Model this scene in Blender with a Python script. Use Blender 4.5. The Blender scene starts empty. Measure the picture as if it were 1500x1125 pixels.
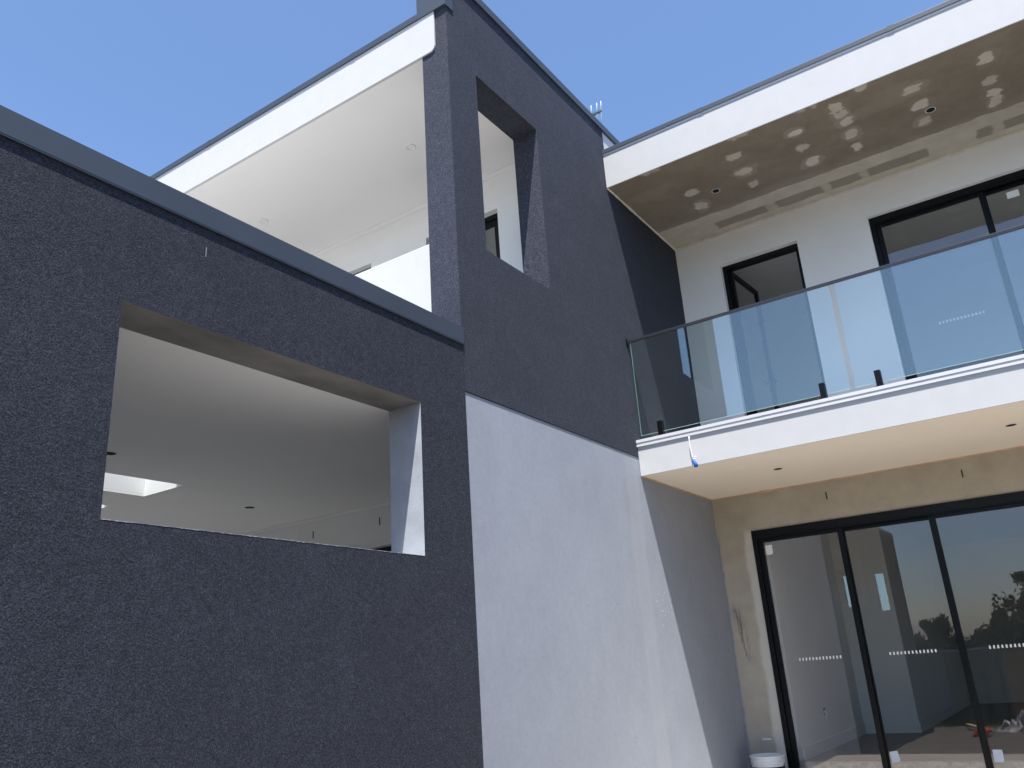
import bpy, bmesh, math, random
from mathutils import Vector, Matrix, noise as mnoise
random.seed(7)
sc = bpy.context.scene
COL = sc.collection

# ------------------------------------------------------------------ camera, sky, sun, exposure
YAW, PITCH, ROLL = 0.574775282, 0.3357093, -0.0688811798
fw = Vector((-math.sin(YAW)*math.cos(PITCH), math.cos(YAW)*math.cos(PITCH), math.sin(PITCH)))
r0 = Vector((math.cos(YAW), math.sin(YAW), 0)); u0 = r0.cross(fw)
rt = math.cos(ROLL)*r0 + math.sin(ROLL)*u0
up = -math.sin(ROLL)*r0 + math.cos(ROLL)*u0
cam = bpy.data.cameras.new('camera'); camo = bpy.data.objects.new('camera', cam); COL.objects.link(camo)
m = Matrix((rt, up, -fw)).transposed().to_4x4(); m.translation = (3.2, 0, 1.3)
camo.matrix_world = m
cam.sensor_width = 36; cam.lens = 1209.33/1500*36; cam.clip_start = .05; cam.clip_end = 2000
sc.camera = camo

SUN = Vector((.19, -.313, 1)).normalized()
w = bpy.data.worlds.new('World'); sc.world = w; w.use_nodes = True
nt = w.node_tree; bg = nt.nodes['Background']
sky = nt.nodes.new('ShaderNodeTexSky'); sky.sky_type = 'NISHITA'; sky.sun_disc = False
sky.sun_elevation = math.asin(SUN.z); sky.sun_rotation = math.atan2(SUN.x, SUN.y)
sky.altitude = 0; sky.air_density = 1.0; sky.dust_density = .9; sky.ozone_density = 6.0
nt.links.new(sky.outputs[0], bg.inputs[0]); bg.inputs[1].default_value = .118
sl = bpy.data.lights.new('sun', 'SUN'); sl.energy = 5.0; sl.angle = math.radians(.5); sl.color = (1, .965, .92)
so = bpy.data.objects.new('sun', sl); COL.objects.link(so); so.rotation_euler = SUN.to_track_quat('Z', 'Y').to_euler()
so.location = (10, -20, 40)
vs = sc.view_settings; vs.view_transform = 'Standard'; vs.look = 'None'; vs.gamma = 1; vs.use_curve_mapping = False
vs.exposure = 1.06
cy = sc.cycles
cy.max_bounces = 10; cy.diffuse_bounces = 6; cy.glossy_bounces = 5; cy.transparent_max_bounces = 16; cy.transmission_bounces = 6
cy.use_denoising = True; cy.denoiser = 'OPENIMAGEDENOISE'; cy.sample_clamp_indirect = 6
cy.caustics_reflective = False; cy.caustics_refractive = False

# ------------------------------------------------------------------ material helpers
class MT:
    def __init__(s, name):
        s.m = bpy.data.materials.new(name); s.m.use_nodes = True
        s.t = s.m.node_tree; s.t.nodes.clear()
        s.o = s.n('ShaderNodeOutputMaterial'); s.b = s.n('ShaderNodeBsdfPrincipled')
        s.l(s.b.outputs[0], s.o.inputs[0])
        s.co = s.n('ShaderNodeTexCoord').outputs['Object']
    def n(s, t): return s.t.nodes.new(t)
    def l(s, a, b): s.t.links.new(a, b)
    def noise(s, scale, detail=4, rough=.55, co=None, stretch=None):
        x = s.n('ShaderNodeTexNoise'); x.inputs['Scale'].default_value = scale
        x.inputs['Detail'].default_value = detail; x.inputs['Roughness'].default_value = rough
        c = co or s.co
        if stretch:
            mp = s.n('ShaderNodeMapping'); mp.inputs['Scale'].default_value = stretch; s.l(c, mp.inputs[0]); c = mp.outputs[0]
        s.l(c, x.inputs['Vector']); return x.outputs[0]
    def ramp(s, f, stops):
        r = s.n('ShaderNodeValToRGB'); e = r.color_ramp.elements
        while len(e) < len(stops): e.new(.5)
        for k, (p, c) in zip(e, stops):
            k.position = p; k.color = (c, c, c, 1) if isinstance(c, (int, float)) else (*c, 1)
        s.l(f, r.inputs[0]); return r.outputs[0]
    def math(s, op, a, b=None, clamp=False):
        x = s.n('ShaderNodeMath'); x.operation = op; x.use_clamp = clamp
        for i, v in enumerate((a, b)):
            if v is None: continue
            if isinstance(v, (int, float)): x.inputs[i].default_value = v
            else: s.l(v, x.inputs[i])
        return x.outputs[0]
    def mix(s, f, a, b, mode='MIX'):
        x = s.n('ShaderNodeMix'); x.data_type = 'RGBA'; x.blend_type = mode
        for i, v in ((0, f), (6, a), (7, b)):
            if isinstance(v, (int, float)): x.inputs[i].default_value = v if i == 0 else (v, v, v, 1)
            elif isinstance(v, tuple): x.inputs[i].default_value = (*v, 1)
            else: s.l(v, x.inputs[i])
        return x.outputs[2]
    def xyz(s):
        x = s.n('ShaderNodeSeparateXYZ'); s.l(s.co, x.inputs[0]); return x.outputs
    def step(s, v, a, b):
        x = s.n('ShaderNodeMapRange'); x.interpolation_type = 'SMOOTHSTEP'
        x.inputs[1].default_value = a; x.inputs[2].default_value = b; s.l(v, x.inputs[0]); return x.outputs[0]
    def bump(s, h, strength, dist):
        x = s.n('ShaderNodeBump'); x.inputs['Strength'].default_value = strength; x.inputs['Distance'].default_value = dist
        s.l(h, x.inputs['Height']); s.l(x.outputs[0], s.b.inputs['Normal'])
    def fin(s, col, rough=.8, metal=0, spec=.5):
        if isinstance(col, tuple): s.b.inputs['Base Color'].default_value = (*col, 1)
        else: s.l(col, s.b.inputs['Base Color'])
        if isinstance(rough, (int, float)): s.b.inputs['Roughness'].default_value = rough
        else: s.l(rough, s.b.inputs['Roughness'])
        s.b.inputs['Metallic'].default_value = metal
        s.b.inputs['Specular IOR Level'].default_value = spec
        return s.m

def varied(name, col, amt=.12, scale=3, rough=.8, metal=0, fine=60, bump=.15, bdist=.002, spec=.4, stretch=None):
    t = MT(name)
    a = t.noise(scale, 5, .6, stretch=stretch); lo = tuple(c*(1-amt) for c in col); hi = tuple(min(1, c*(1+amt)) for c in col)
    c = t.ramp(a, [(.3, lo), (.7, hi)])
    if bump: t.bump(t.noise(fine, 5, .6), bump, bdist)
    return t.fin(c, rough, metal, spec)

def dark_render(name, grain, base, speck):
    t = MT(name)
    fine = t.noise(grain, 2, .6); med = t.noise(grain*.5, 2, .6); big = t.noise(1.1, 5, .6)
    trow = t.noise(2.2, 6, .68, stretch=(1, .5, 1.5)); dust = t.ramp(t.noise(4.5, 6, .72), [(.5, 0), (.75, 1)])
    c0 = t.ramp(big, [(.3, tuple(x*.96 for x in base)), (.7, tuple(x*1.05 for x in base))])
    c0 = t.mix(.3, c0, t.ramp(trow, [(.35, tuple(x*.88 for x in base)), (.65, tuple(x*1.14 for x in base))]))
    c0 = t.mix(.5, c0, t.mix(1.0, c0, t.ramp(t.noise(24, 4, .65), [(.3, .72), (.7, 1.3)]), 'MULTIPLY'))
    c0 = t.mix(t.math('MULTIPLY', dust, .28), c0, tuple(x*1.7 for x in base))
    g = t.ramp(fine, [(.30, .5), (.5, .95), (.66, 1.5), (.74, 1.9)])
    c = t.mix(1.0, c0, g, 'MULTIPLY')
    sp = t.ramp(t.noise(grain*.75, 2, .5), [(.68, 0), (.76, 1)])
    c = t.mix(sp, c, speck)
    h = t.math('ADD', t.math('MULTIPLY', fine, .6), t.math('MULTIPLY', med, .6))
    t.bump(h, .5, .004)
    return t.fin(c, .88, 0, .12)

M = {}
M['dark'] = dark_render('charcoal_render', 158, (.037, .041, .0545), (.092, .097, .12))
M['darkfin'] = dark_render('charcoal_render_smooth', 118, (.046, .051, .0675), (.112, .12, .145))
def grey_render():
    t = MT('grey_render'); x, y, z = t.xyz()
    a = t.noise(1.3, 6, .62); b = t.noise(3.0, 6, .66, stretch=(1, 1, .7)); f = t.noise(22, 6, .7)
    c = t.ramp(a, [(.3, (.265, .292, .347)), (.7, (.335, .366, .428))])
    c = t.mix(.5, c, t.ramp(b, [(.3, (.27, .292, .34)), (.7, (.345, .376, .44))]))
    c = t.mix(.2, c, t.ramp(f, [(.35, (.255, .275, .32)), (.65, (.37, .397, .45))]))
    # lighter feathered strip where the corner bead was set
    yw = t.math('ADD', y, t.math('MULTIPLY', t.math('SUBTRACT', t.noise(1.2, 3), .5), .12))
    s = t.math('MULTIPLY', t.step(yw, 6.72, 6.76), t.math('SUBTRACT', 1, t.step(yw, 6.98, 7.0)))
    c = t.mix(t.math('MULTIPLY', s, .2), c, (.43, .435, .465))
    reg = t.math('MULTIPLY', t.math('MULTIPLY', t.step(y, 7.0, 7.1), t.math('SUBTRACT', 1, t.step(y, 7.4, 7.5))), t.math('MULTIPLY', t.step(z, 1.55, 1.65), t.math('SUBTRACT', 1, t.step(z, 1.9, 2.0))))
    c = t.mix(t.math('MULTIPLY', reg, t.ramp(t.noise(48, 1, .4), [(.72, 0), (.75, 1)])), c, (.8, .8, .8))
    pits = t.ramp(t.noise(34, 2, .5), [(.25, 1), (.29, 0)])
    c = t.mix(t.math('MULTIPLY', pits, .55), c, (.16, .165, .19))
    t.bump(t.math('ADD', t.math('MULTIPLY', f, .7), t.noise(5, 4)), .18, .006)
    return t.fin(c, .8, 0, .3)
M['grey'] = grey_render()
M['white'] = varied('white_render', (.535, .535, .535), .025, 6, .75, 0, 160, .25, .002, .3)
M['trimwhite'] = varied('white_aluminium_trim', (.62, .625, .64), .03, 3, .45, 0, 40, .03, .001, .4)
M['wallwhite'] = varied('pale_grey_paint', (.84, .84, .835), .03, 2, .8, 0, 120, .15, .0015, .3)
M['ceil'] = varied('ceiling_paint', (.84, .828, .80), .015, 1.5, .85, 0, 30, .02, .001, .3)
M['cornice'] = varied('cornice_paint', (.80, .80, .79), .02, 2, .7, 0, 60, .03, .001, .3)
M['soffit'] = varied('primed_soffit_board', (.92, .83, .725), .025, 1.2, .85, 0, 30, .05, .001, .3)
M['putty'] = varied('terracotta_putty', (.62, .40, .26), .2, 9, .8, 0, 60, .2, .002, .3)
M['cream'] = varied('cream_sealant', (.66, .62, .52), .1, 12, .8, 0, 60, .2, .003, .3)
M['flash'] = varied('slate_steel_flashing', (.042, .055, .078), .10, 2, .5, .0, 20, .03, .001, .5)
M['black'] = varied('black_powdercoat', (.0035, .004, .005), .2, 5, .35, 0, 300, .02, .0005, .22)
M['rail'] = varied('dark_grey_anodised', (.055, .05, .058), .1, 6, .32, .3, 100, .03, .0005, .5)
M['hole'] = varied('dark_cavity', (.008, .008, .008), .2, 5, .9, 0, 50, 0)
M['lampwhite'] = varied('white_plastic', (.78, .78, .77), .02, 5, .5, 0, 50, 0)
M['sticker'] = varied('white_sticker', (.88, .88, .87), .04, 40, .6, 0, 50, 0)
M['paper'] = varied('white_paper', (.82, .85, .90), .04, 30, .8, 0, 50, 0)
M['patio'] = varied('pale_concrete', (.43, .40, .345), .12, 3, .9, 0, 40, .25, .003)
M['tiles'] = varied('pale_paving', (.78, .76, .73), .08, 3, .8, 0, 30, .1)
M['concrete'] = varied('concrete', (.25, .235, .21), .2, 4, .9, 0, 40, .3, .004)
M['rawconc'] = varied('raw_concrete_rebate', (.55, .49, .40), .3, 14, .9, 0, 50, .4, .006)
M['floor'] = varied('grey_floor', (.21, .21, .215), .1, 3, .6, 0, 40, .05)
M['roof'] = varied('roof_sheet', (.20, .21, .23), .1, 3, .5, 0, 40, .05)
M['roofpale'] = varied('pale_roof_sheet', (.42, .42, .42), .08, 3, .6, 0, 40, .05)
M['slabgrey'] = varied('balcony_screed', (.74, .73, .71), .1, 4, .85, 0, 40, .2)
M['lintel'] = varied('raw_lintel_render', (.175, .17, .162), .3, 3.5, .9, 0, 50, .4, .004, stretch=(1, .5, 1))
M['jamb'] = varied('pale_grey_jamb_render', (.36, .38, .42), .12, 6, .85, 0, 60, .3, .004)

def glass(name, tint, r0=.055, gt=(1, 1, 1)):
    t = MT(name); t.t.nodes.remove(t.b)
    lw = t.n('ShaderNodeLayerWeight'); lw.inputs[0].default_value = .5
    p = t.math('POWER', lw.outputs['Facing'], 5)
    f = t.math('ADD', t.math('MULTIPLY', p, 1-r0), r0, True)
    tr = t.n('ShaderNodeBsdfTransparent'); tr.inputs[0].default_value = (*tint, 1)
    gl = t.n('ShaderNodeBsdfGlossy'); gl.inputs['Roughness'].default_value = 0
    gl.inputs[0].default_value = (*gt, 1)
    mx = t.n('ShaderNodeMixShader'); t.l(f, mx.inputs[0]); t.l(tr.outputs[0], mx.inputs[1]); t.l(gl.outputs[0], mx.inputs[2])
    t.l(mx.outputs[0], t.o.inputs[0]); return t.m
M['glass'] = glass('window_glass', (.92, .93, .925), .062, (1, .93, .95))
M['balglass'] = glass('balustrade_glass', (.90, .945, .945), .16, (1, .98, .89))
t = MT('glass_edge'); M['gedge'] = t.fin((.35, .62, .56), .25, 0, .6)

def raw_wall():
    t = MT('raw_cement_render'); x, y, z = t.xyz()
    a = t.noise(1.7, 6, .65); b = t.noise(6, 6, .65); f = t.noise(40, 5, .7)
    c = t.ramp(a, [(.28, (.36, .325, .265)), (.52, (.43, .39, .325)), (.75, (.51, .475, .405))])
    c = t.mix(.25, c, t.ramp(b, [(.3, (.32, .285, .23)), (.7, (.54, .50, .43))]))
    wob = t.math('MULTIPLY', t.math('SUBTRACT', t.noise(5, 4), .5), .10)
    xw = t.math('ADD', x, wob)
    below = t.math('SUBTRACT', 1, t.step(t.math('ADD', z, wob), 2.52, 2.60))
    band = t.math('MULTIPLY', t.step(xw, .27, .32), t.math('SUBTRACT', 1, t.step(xw, .42, .46)))
    c = t.mix(t.math('MULTIPLY', t.math('MULTIPLY', band, below), .62), c, (.66, .64, .595))
    # grey wall paint lapping ragged onto the corner
    rag = t.math('ADD', t.math('MULTIPLY', t.noise(22, 5, .7), .05), t.math('MULTIPLY', t.noise(3.5, 3), .03))
    edge = t.math('SUBTRACT', 1, t.step(t.math('SUBTRACT', x, rag), -.022, -.016))
    low = t.math('SUBTRACT', 1, t.step(z, 2.45, 2.62))
    c = t.mix(t.math('MULTIPLY', edge, low), c, (.27, .28, .31))
    # charcoal trowel smear
    lean = t.math('SUBTRACT', x, t.math('MULTIPLY', t.math('SUBTRACT', 1.75, z), .16))
    reg = t.math('MULTIPLY', t.math('MULTIPLY', t.step(lean, .03, .07), t.math('SUBTRACT', 1, t.step(lean, .10, .16))),
                 t.math('MULTIPLY', t.step(z, 1.22, 1.32), t.math('SUBTRACT', 1, t.step(z, 1.72, 1.86))))
    sm = t.ramp(t.noise(9, 5, .7, stretch=(5, 1, .55)), [(.47, 0), (.60, 1)])
    c = t.mix(t.math('MULTIPLY', t.math('MULTIPLY', reg, sm), .8), c, (.13, .13, .13))
    t.bump(t.math('ADD', f, t.math('MULTIPLY', b, 1.5)), .3, .005)
    return t.fin(c, .9, 0, .25)
M['raw'] = raw_wall()

def soffit_raw():
    t = MT('unpainted_plasterboard'); at = t.n('ShaderNodeAttribute'); at.attribute_name = 'plaster'
    s = t.n('ShaderNodeSeparateColor'); t.l(at.outputs[0], s.inputs[0])
    a = t.noise(2.3, 6, .65); b = t.noise(9, 5, .6)
    c = t.ramp(a, [(.3, (.205, .172, .130)), (.7, (.275, .235, .182))])
    c = t.mix(.25, c, t.ramp(b, [(.3, (.19, .158, .118)), (.7, (.30, .258, .20))]))
    c = t.mix(t.math('MULTIPLY', s.outputs[1], .55), c, (.36, .33, .275))
    pc = t.ramp(t.noise(6, 4), [(.3, (.55, .50, .41)), (.7, (.66, .61, .52))])
    c = t.mix(s.outputs[0], c, pc)
    t.bump(t.math('ADD', s.outputs[0], t.math('MULTIPLY', b, .3)), .2, .004)
    return t.fin(c, .85, 0, .25)
M['plaster'] = soffit_raw()

# ------------------------------------------------------------------ mesh helpers
def link(name, me, mats, parent=None):
    o = bpy.data.objects.new(name, me); COL.objects.link(o)
    for k in (mats if isinstance(mats, (list, tuple)) else [mats]): me.materials.append(M[k] if isinstance(k, str) else k)
    if parent: o.parent = parent
    return o
def tag(o, label=None, cat=None, group=None, kind=None):
    if label: o['label'] = label
    if cat: o['category'] = cat
    if group: o['group'] = group
    if kind: o['kind'] = kind
    return o
def bm_box(bm, x0, x1, y0, y1, z0, z1, mi=0):
    v = [bm.verts.new((x, y, z)) for x in (x0, x1) for y in (y0, y1) for z in (z0, z1)]
    for q in ((0, 1, 3, 2), (4, 6, 7, 5), (0, 4, 5, 1), (2, 3, 7, 6), (0, 2, 6, 4), (1, 5, 7, 3)):
        f = bm.faces.new([v[i] for i in q]); f.material_index = mi
def done(bm, name, mats, parent=None, bevel=0, smooth=False):
    if bevel:
        bmesh.ops.bevel(bm, geom=list(bm.edges), offset=bevel, segments=2, affect='EDGES', profile=.6, clamp_overlap=True)
    bmesh.ops.recalc_face_normals(bm, faces=bm.faces)
    me = bpy.data.meshes.new(name); bm.to_mesh(me); bm.free()
    if smooth:
        for p in me.polygons: p.use_smooth = True
    return link(name, me, mats, parent)
def box(name, mat, parent, x0, x1, y0, y1, z0, z1, bevel=0):
    bm = bmesh.new(); bm_box(bm, min(x0, x1), max(x0, x1), min(y0, y1), max(y0, y1), min(z0, z1), max(z0, z1))
    return done(bm, name, mat, parent, bevel)
def holed(name, mats, parent, axis, pos, depth, u0, u1, v0, v1, holes):
    """slab in the plane axis=pos (front), going back by depth (signed); holes = (u0,u1,v0,v1,jamb mat,head mat,sill mat)"""
    us = sorted({u0, u1, *[h[0] for h in holes], *[h[1] for h in holes]}); vs_ = sorted({v0, v1, *[h[2] for h in holes], *[h[3] for h in holes]})
    us = [u for u in us if u0 <= u <= u1]; vs_ = [v for v in vs_ if v0 <= v <= v1]
    bm = bmesh.new(); cache = {}
    def P(u, v, s):
        k = (u, v, s)
        if k not in cache:
            a = pos + depth*s
            cache[k] = bm.verts.new((a, u, v) if axis == 'x' else (u, a, v) if axis == 'y' else (u, v, a))
        return cache[k]
    def inh(u, v):
        for h in holes:
            if h[0] < u < h[1] and h[2] < v < h[3]: return h
        return None
    nu, nv = len(us)-1, len(vs_)-1
    solid = lambda i, j: 0 <= i < nu and 0 <= j < nv and not inh((us[i]+us[i+1])/2, (vs_[j]+vs_[j+1])/2)
    for i in range(nu):
        for j in range(nv):
            if not solid(i, j): continue
            a, b, c, d = us[i], us[i+1], vs_[j], vs_[j+1]
            bm.faces.new([P(a, c, 0), P(b, c, 0), P(b, d, 0), P(a, d, 0)])
            bm.faces.new([P(a, c, 1), P(a, d, 1), P(b, d, 1), P(b, c, 1)])
            for (di, dj, e1, e2) in ((-1, 0, (a, c), (a, d)), (1, 0, (b, c), (b, d)), (0, -1, (a, c), (b, c)), (0, 1, (a, d), (b, d))):
                if solid(i+di, j+dj): continue
                f = bm.faces.new([P(*e1, 0), P(*e2, 0), P(*e2, 1), P(*e1, 1)])
                if 0 <= i+di < nu and 0 <= j+dj < nv:
                    h = inh((us[i+di]+us[i+di+1])/2, (vs_[j+dj]+vs_[j+dj+1])/2)
                    if len(h) > 4: f.material_index = h[4] if di else (h[5] if dj < 0 or dj > 0 and False else h[5])
                    if len(h) > 6 and dj == 1 and not di: f.material_index = h[5]
                    if len(h) > 6 and dj == -1 and not di: f.material_index = h[5]
                    if len(h) > 6 and not di:
                        # hole lies above this solid cell -> this is the sill ; below -> the head
                        f.material_index = h[6] if dj == 1 else h[5]
    return done(bm, name, mats, parent)
def cyl(bm, c, r, h, axis='z', n=24, r2=None, mi=0):
    mat = {'z': Matrix(), 'x': Matrix.Rotation(math.pi/2, 4, 'Y'), 'y': Matrix.Rotation(-math.pi/2, 4, 'X')}[axis]
    res = bmesh.ops.create_cone(bm, cap_ends=True, segments=n, radius1=r, radius2=r if r2 is None else r2, depth=h, matrix=Matrix.Translation(c) @ mat)
    for f in {f for v in res['verts'] for f in v.link_faces}: f.material_index = mi
def tube(bm, pts, r, n=8):
    rings = []
    for i, p in enumerate(pts):
        p = Vector(p); d = (Vector(pts[min(i+1, len(pts)-1)]) - Vector(pts[max(i-1, 0)])).normalized()
        a = d.orthogonal().normalized(); b = d.cross(a); rr = r[i] if isinstance(r, (list, tuple)) else r
        if rings:
            # keep the ring aligned with the previous one
            a = (pa - d*pa.dot(d)).normalized(); b = d.cross(a)
        pa = a
        rings.append([bm.verts.new(p + rr*(math.cos(t)*a + math.sin(t)*b)) for t in [2*math.pi*k/n for k in range(n)]])
    for A, B in zip(rings, rings[1:]):
        for k in range(n): bm.faces.new([A[k], A[(k+1) % n], B[(k+1) % n], B[k]])
    bm.faces.new(rings[0][::-1]); bm.faces.new(rings[-1])
def lathe(bm, prof, c, n=40, mi=0):
    rings = [[bm.verts.new((c[0]+r*math.cos(2*math.pi*k/n), c[1]+r*math.sin(2*math.pi*k/n), c[2]+z)) for k in range(n)] for r, z in prof]
    for A, B in zip(rings, rings[1:]):
        for k in range(n):
            f = bm.faces.new([A[k], A[(k+1) % n], B[(k+1) % n], B[k]]); f.material_index = mi
    return rings
def empty(name, loc=(0, 0, 0), parent=None):
    o = bpy.data.objects.new(name, None); COL.objects.link(o); o.location = loc; o.empty_display_size = .3
    if parent: o.parent = parent
    return o

# ------------------------------------------------------------------ ground
def gz(x, y):
    if y > 5.2: z = -.02
    elif y > 3: z = -.02 - .28*(5.2-y)/2.2
    elif y > -1: z = -.30 - .05*(3-y)/4
    elif y > -8: z = -.35 - .38*(-1-y)/7
    else: z = -.73
    return z
bm = bmesh.new()
xs = [-900, -300, -100, -40, -20] + [-12+.5*i for i in range(57)] + [25, 50, 120, 320, 900]
ys = [-900, -300, -110, -50, -28] + [-20+.5*i for i in range(66)] + [20, 40, 110, 320, 900]
g = [[bm.verts.new((x, y, gz(x, y) + (.03*mnoise.noise(Vector((x*1.3, y*1.3, 0))) if abs(x) < 20 and -20 < y < 6 else 0))) for x in xs] for y in ys]
for j in range(len(ys)-1):
    for i in range(len(xs)-1): bm.faces.new([g[j][i], g[j][i+1], g[j+1][i+1], g[j+1][i]])
t = MT('sandy_soil')
c = t.ramp(t.noise(.7, 6, .65), [(.3, (.095, .083, .067)), (.55, (.135, .122, .102)), (.75, (.18, .167, .141))])
c = t.mix(.5, c, t.ramp(t.noise(18, 6, .7), [(.3, (.072, .06, .051)), (.7, (.185, .167, .144))]))
t.bump(t.noise(25, 6, .7), .6, .02); M['soil'] = t.fin(c, .95, 0, .2)
tag(done(bm, 'ground', 'soil', smooth=True), 'sandy building site soil around the house', kind='structure')
p = box('patio', 'patio', None, 0.0, 7, 5.6, 8.86, -.12, 0.0, .004); tag(p, 'concrete patio slab under the balcony', kind='structure')

# ------------------------------------------------------------------ the house
YB = 8.864                      # living room wall
H = tag(empty('house'), 'two storey rendered house in charcoal, grey and white with glass balcony', 'house')
T = .262
# single storey wing wall with the wide opening
holed('wing_wall', ['dark', 'jamb', 'lintel'], H, 'x', .004, -T-.004, -1.92, 4.336, -.95, 3.52, [(1.83, 3.853, 1.99, 2.955, 1, 2, 1)])
b = bmesh.new()
bm_box(b, -.30, .0155, -1.94, 4.334, 3.498, 3.618); bm_box(b, -.30, .0155, -1.94, 4.334, 3.6185, 3.6205)
bm_box(b, .0045, .0145, -1.94, 4.334, 3.490, 3.4975)
done(b, 'parapet_cap', 'flash', H, .0015)
# chipped pale arris of the opening's sill and a scratch under the cap
b = bmesh.new(); prev = None; rnd = random.Random(3)
for k in range(181):
    y = 1.832+2.018*k/180; hh = .0006+.0028*max(0, rnd.gauss(.3, .5))
    cur = [b.verts.new((.0052, y, 1.9905-hh)), b.verts.new((.0052, y, 1.9912)), b.verts.new((-.004, y, 1.9912))]
    if prev:
        for q in ((0, 1), (1, 2)): b.faces.new([prev[q[0]], prev[q[1]], cur[q[1]], cur[q[0]]])
    prev = cur
done(b, 'chipped_arris', 'jamb', H)
b = bmesh.new(); bm_box(b, .0035, .0052, 2.2335, 2.2362, 3.335, 3.388); o = done(b, 'paint_scratch', 'grey', H)
box('wing_end_wall', 'dark', H, -6.2, -.2585, -1.915, -1.70, -.95, 3.50)
holed('wing_west_wall', ['wallwhite'], H, 'x', -6.0, -.2, -1.70, 6.08, -.95, 3.50, [(-1.2, 3.2, .2, 2.6)])  # opening added out of view to let more light into the alfresco
SKY = [(-3.425, -2.862, 2.2, 4.168), (-4.50, -3.94, 2.2, 4.172)]
holed('alfresco_ceiling', ['ceil'], H, 'z', 2.97, .02, -6.0, -.2575, -1.70, 6.08, [(a, b_, c_, d_, 0, 0) for a, b_, c_, d_ in SKY])
holed('wing_roof', ['roofpale'], H, 'z', 3.42, -.03, -6.2, -.2575, -1.7, 4.32, [(a, b_, c_, d_, 0, 0) for a, b_, c_, d_ in SKY])
for a, b_, c_, d_ in SKY:
    s = empty('skylight', ((a+b_)/2, (c_+d_)/2, 3.42), H)
    ox, oy, oz = s.location
    q = bmesh.new()
    for (x0, x1, y0, y1) in ((a-.03, a-.001, c_-.03, d_+.03), (b_+.001, b_+.03, c_-.03, d_+.03), (a, b_, c_-.03, c_-.001), (a, b_, d_+.001, d_+.03)):
        bm_box(q, x0-ox, x1-ox, y0-oy, y1-oy, 2.992-oz, 3.52-oz)
    done(q, 'skylight_shaft', 'cornice', s)
    box('skylight_pane', 'glass', s, a-.02-ox, b_+.02-ox, c_-.02-oy, d_+.02-oy, 3.522-oz, 3.532-oz)
box('alfresco_floor', 'tiles', H, -6.0, -.262, -1.7, 6.08, -.2, .2)
# alfresco back wall with sliding door
holed('alfresco_back_wall', ['wallwhite'], H, 'y', 6.08, .22, -6.0, -.262, .2, 2.969, [(-2.78, -.62, .22, 2.555)])
def cornice(parent, x0, x1, y, z, s=.036):
    b = bmesh.new(); n = 6
    pr = [(0, 0)] + [(s*(1-math.sin(k/n*math.pi/2)), s*(1-math.cos(k/n*math.pi/2))) for k in range(n+1)]
    # cove profile: out along ceiling then down the wall
    pr = [(.001, -.001), (s, -.001)] + [(s - s*.8*math.sin(k/n*math.pi/2), -.008 - s*.85*(1-math.cos(k/n*math.pi/2))) for k in range(n+1)] + [(.001, -s)]
    L = [b.verts.new((x0, y-a, z+c)) for a, c in pr]; R_ = [b.verts.new((x1, y-a, z+c)) for a, c in pr]
    for i in range(len(pr)-1): b.faces.new([L[i], L[i+1], R_[i+1], R_[i]])
    b.faces.new(L); b.faces.new(R_[::-1])
    return done(b, 'cornice', 'cornice', parent)
cornice(H, -6.0, -.264, 6.08, 2.97)

def frame_bm(bm, x0, x1, z0, z1, w, y0, y1, bottom=True, top=None):
    tw = top or w
    bm_box(bm, x0, x0+w, y0, y1, z0, z1); bm_box(bm, x1-w, x1, y0, y1, z0, z1)
    bm_box(bm, x0+w, x1-w, y0, y1, z1-tw, z1)
    if bottom: bm_box(bm, x0+w, x1-w, y0, y1, z0, z0+w)

b = bmesh.new(); bm_box(b, -.0072, .0072, -.0006, .0006, -.014, .014); bmesh.ops.recalc_face_normals(b, faces=b.faces)
DOT = bpy.data.meshes.new('safety_dot'); b.to_mesh(DOT); b.free(); DOT.materials.append(M['sticker'])
def sliding_door(x0, x1, z0, z1, y, n, parent, dots=True, head=.05, w=.05, name='sliding_door', fw_=.05):
    """outer frame face at y (facing -Y); n sashes"""
    d = empty(name, ((x0+x1)/2, y, z0), parent); ox, oy, oz = d.location
    b = bmesh.new(); frame_bm(b, x0-ox, x1-ox, 0, z1-oz, fw_, 0, .11, True, head)
    bm_box(b, x0-ox+fw_, x1-ox-fw_, .008, .015, z1-oz-head-.012, z1-oz-head)      # drip lip of the head track
    done(b, 'frame', 'black', d, .0015)
    pw = (x1-x0-2*fw_)/n
    for i in range(n):
        a = x0+fw_+i*pw; e = a+pw; dy = .03 + (.034 if i % 2 else 0)
        b = bmesh.new(); frame_bm(b, a-ox-(.018 if i else -.001), e-ox+(.018 if i < n-1 else -.001), fw_+.001, z1-oz-head-.001, w, dy, dy+.03, True, .045)
        s = done(b, 'sash', 'black', d, .0015)
        box('pane', 'glass', d, a-ox+.022, e-ox-.022, dy+.011, dy+.019, fw_+.04, z1-oz-head-.035)
        if dots:
            cx = (a+e)/2-ox+dots[1]
            for k in range(13):
                q = bpy.data.objects.new('safety_dot', DOT); COL.objects.link(q); q.parent = d; q.location = (cx-.2+k*.0333, dy+.01, dots[0]-oz)
    return d
sliding_door(-2.775, -.625, .225, 2.55, 6.15, 2, H, None)
box('door_head_trim', 'cornice', H, -2.80, -.60, 6.068, 6.079, 2.556, 2.596, .002)
def weep(x, y, z, parent):
    b = bmesh.new(); bm_box(b, x-.006, x+.006, y-.004, y+.002, z-.038, z+.038); bm_box(b, x-.002, x+.002, y-.0046, y-.0041, z-.032, z+.032, 1)
    return done(b, 'weep_vent', ['weep', 'hole'], parent)
M['weep'] = varied('dull_green_plastic', (.06, .075, .05), .15, 9, .5, 0, 50, 0)
for x in (-2.41, -3.35): weep(x, 6.08, 2.80, H)
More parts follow.
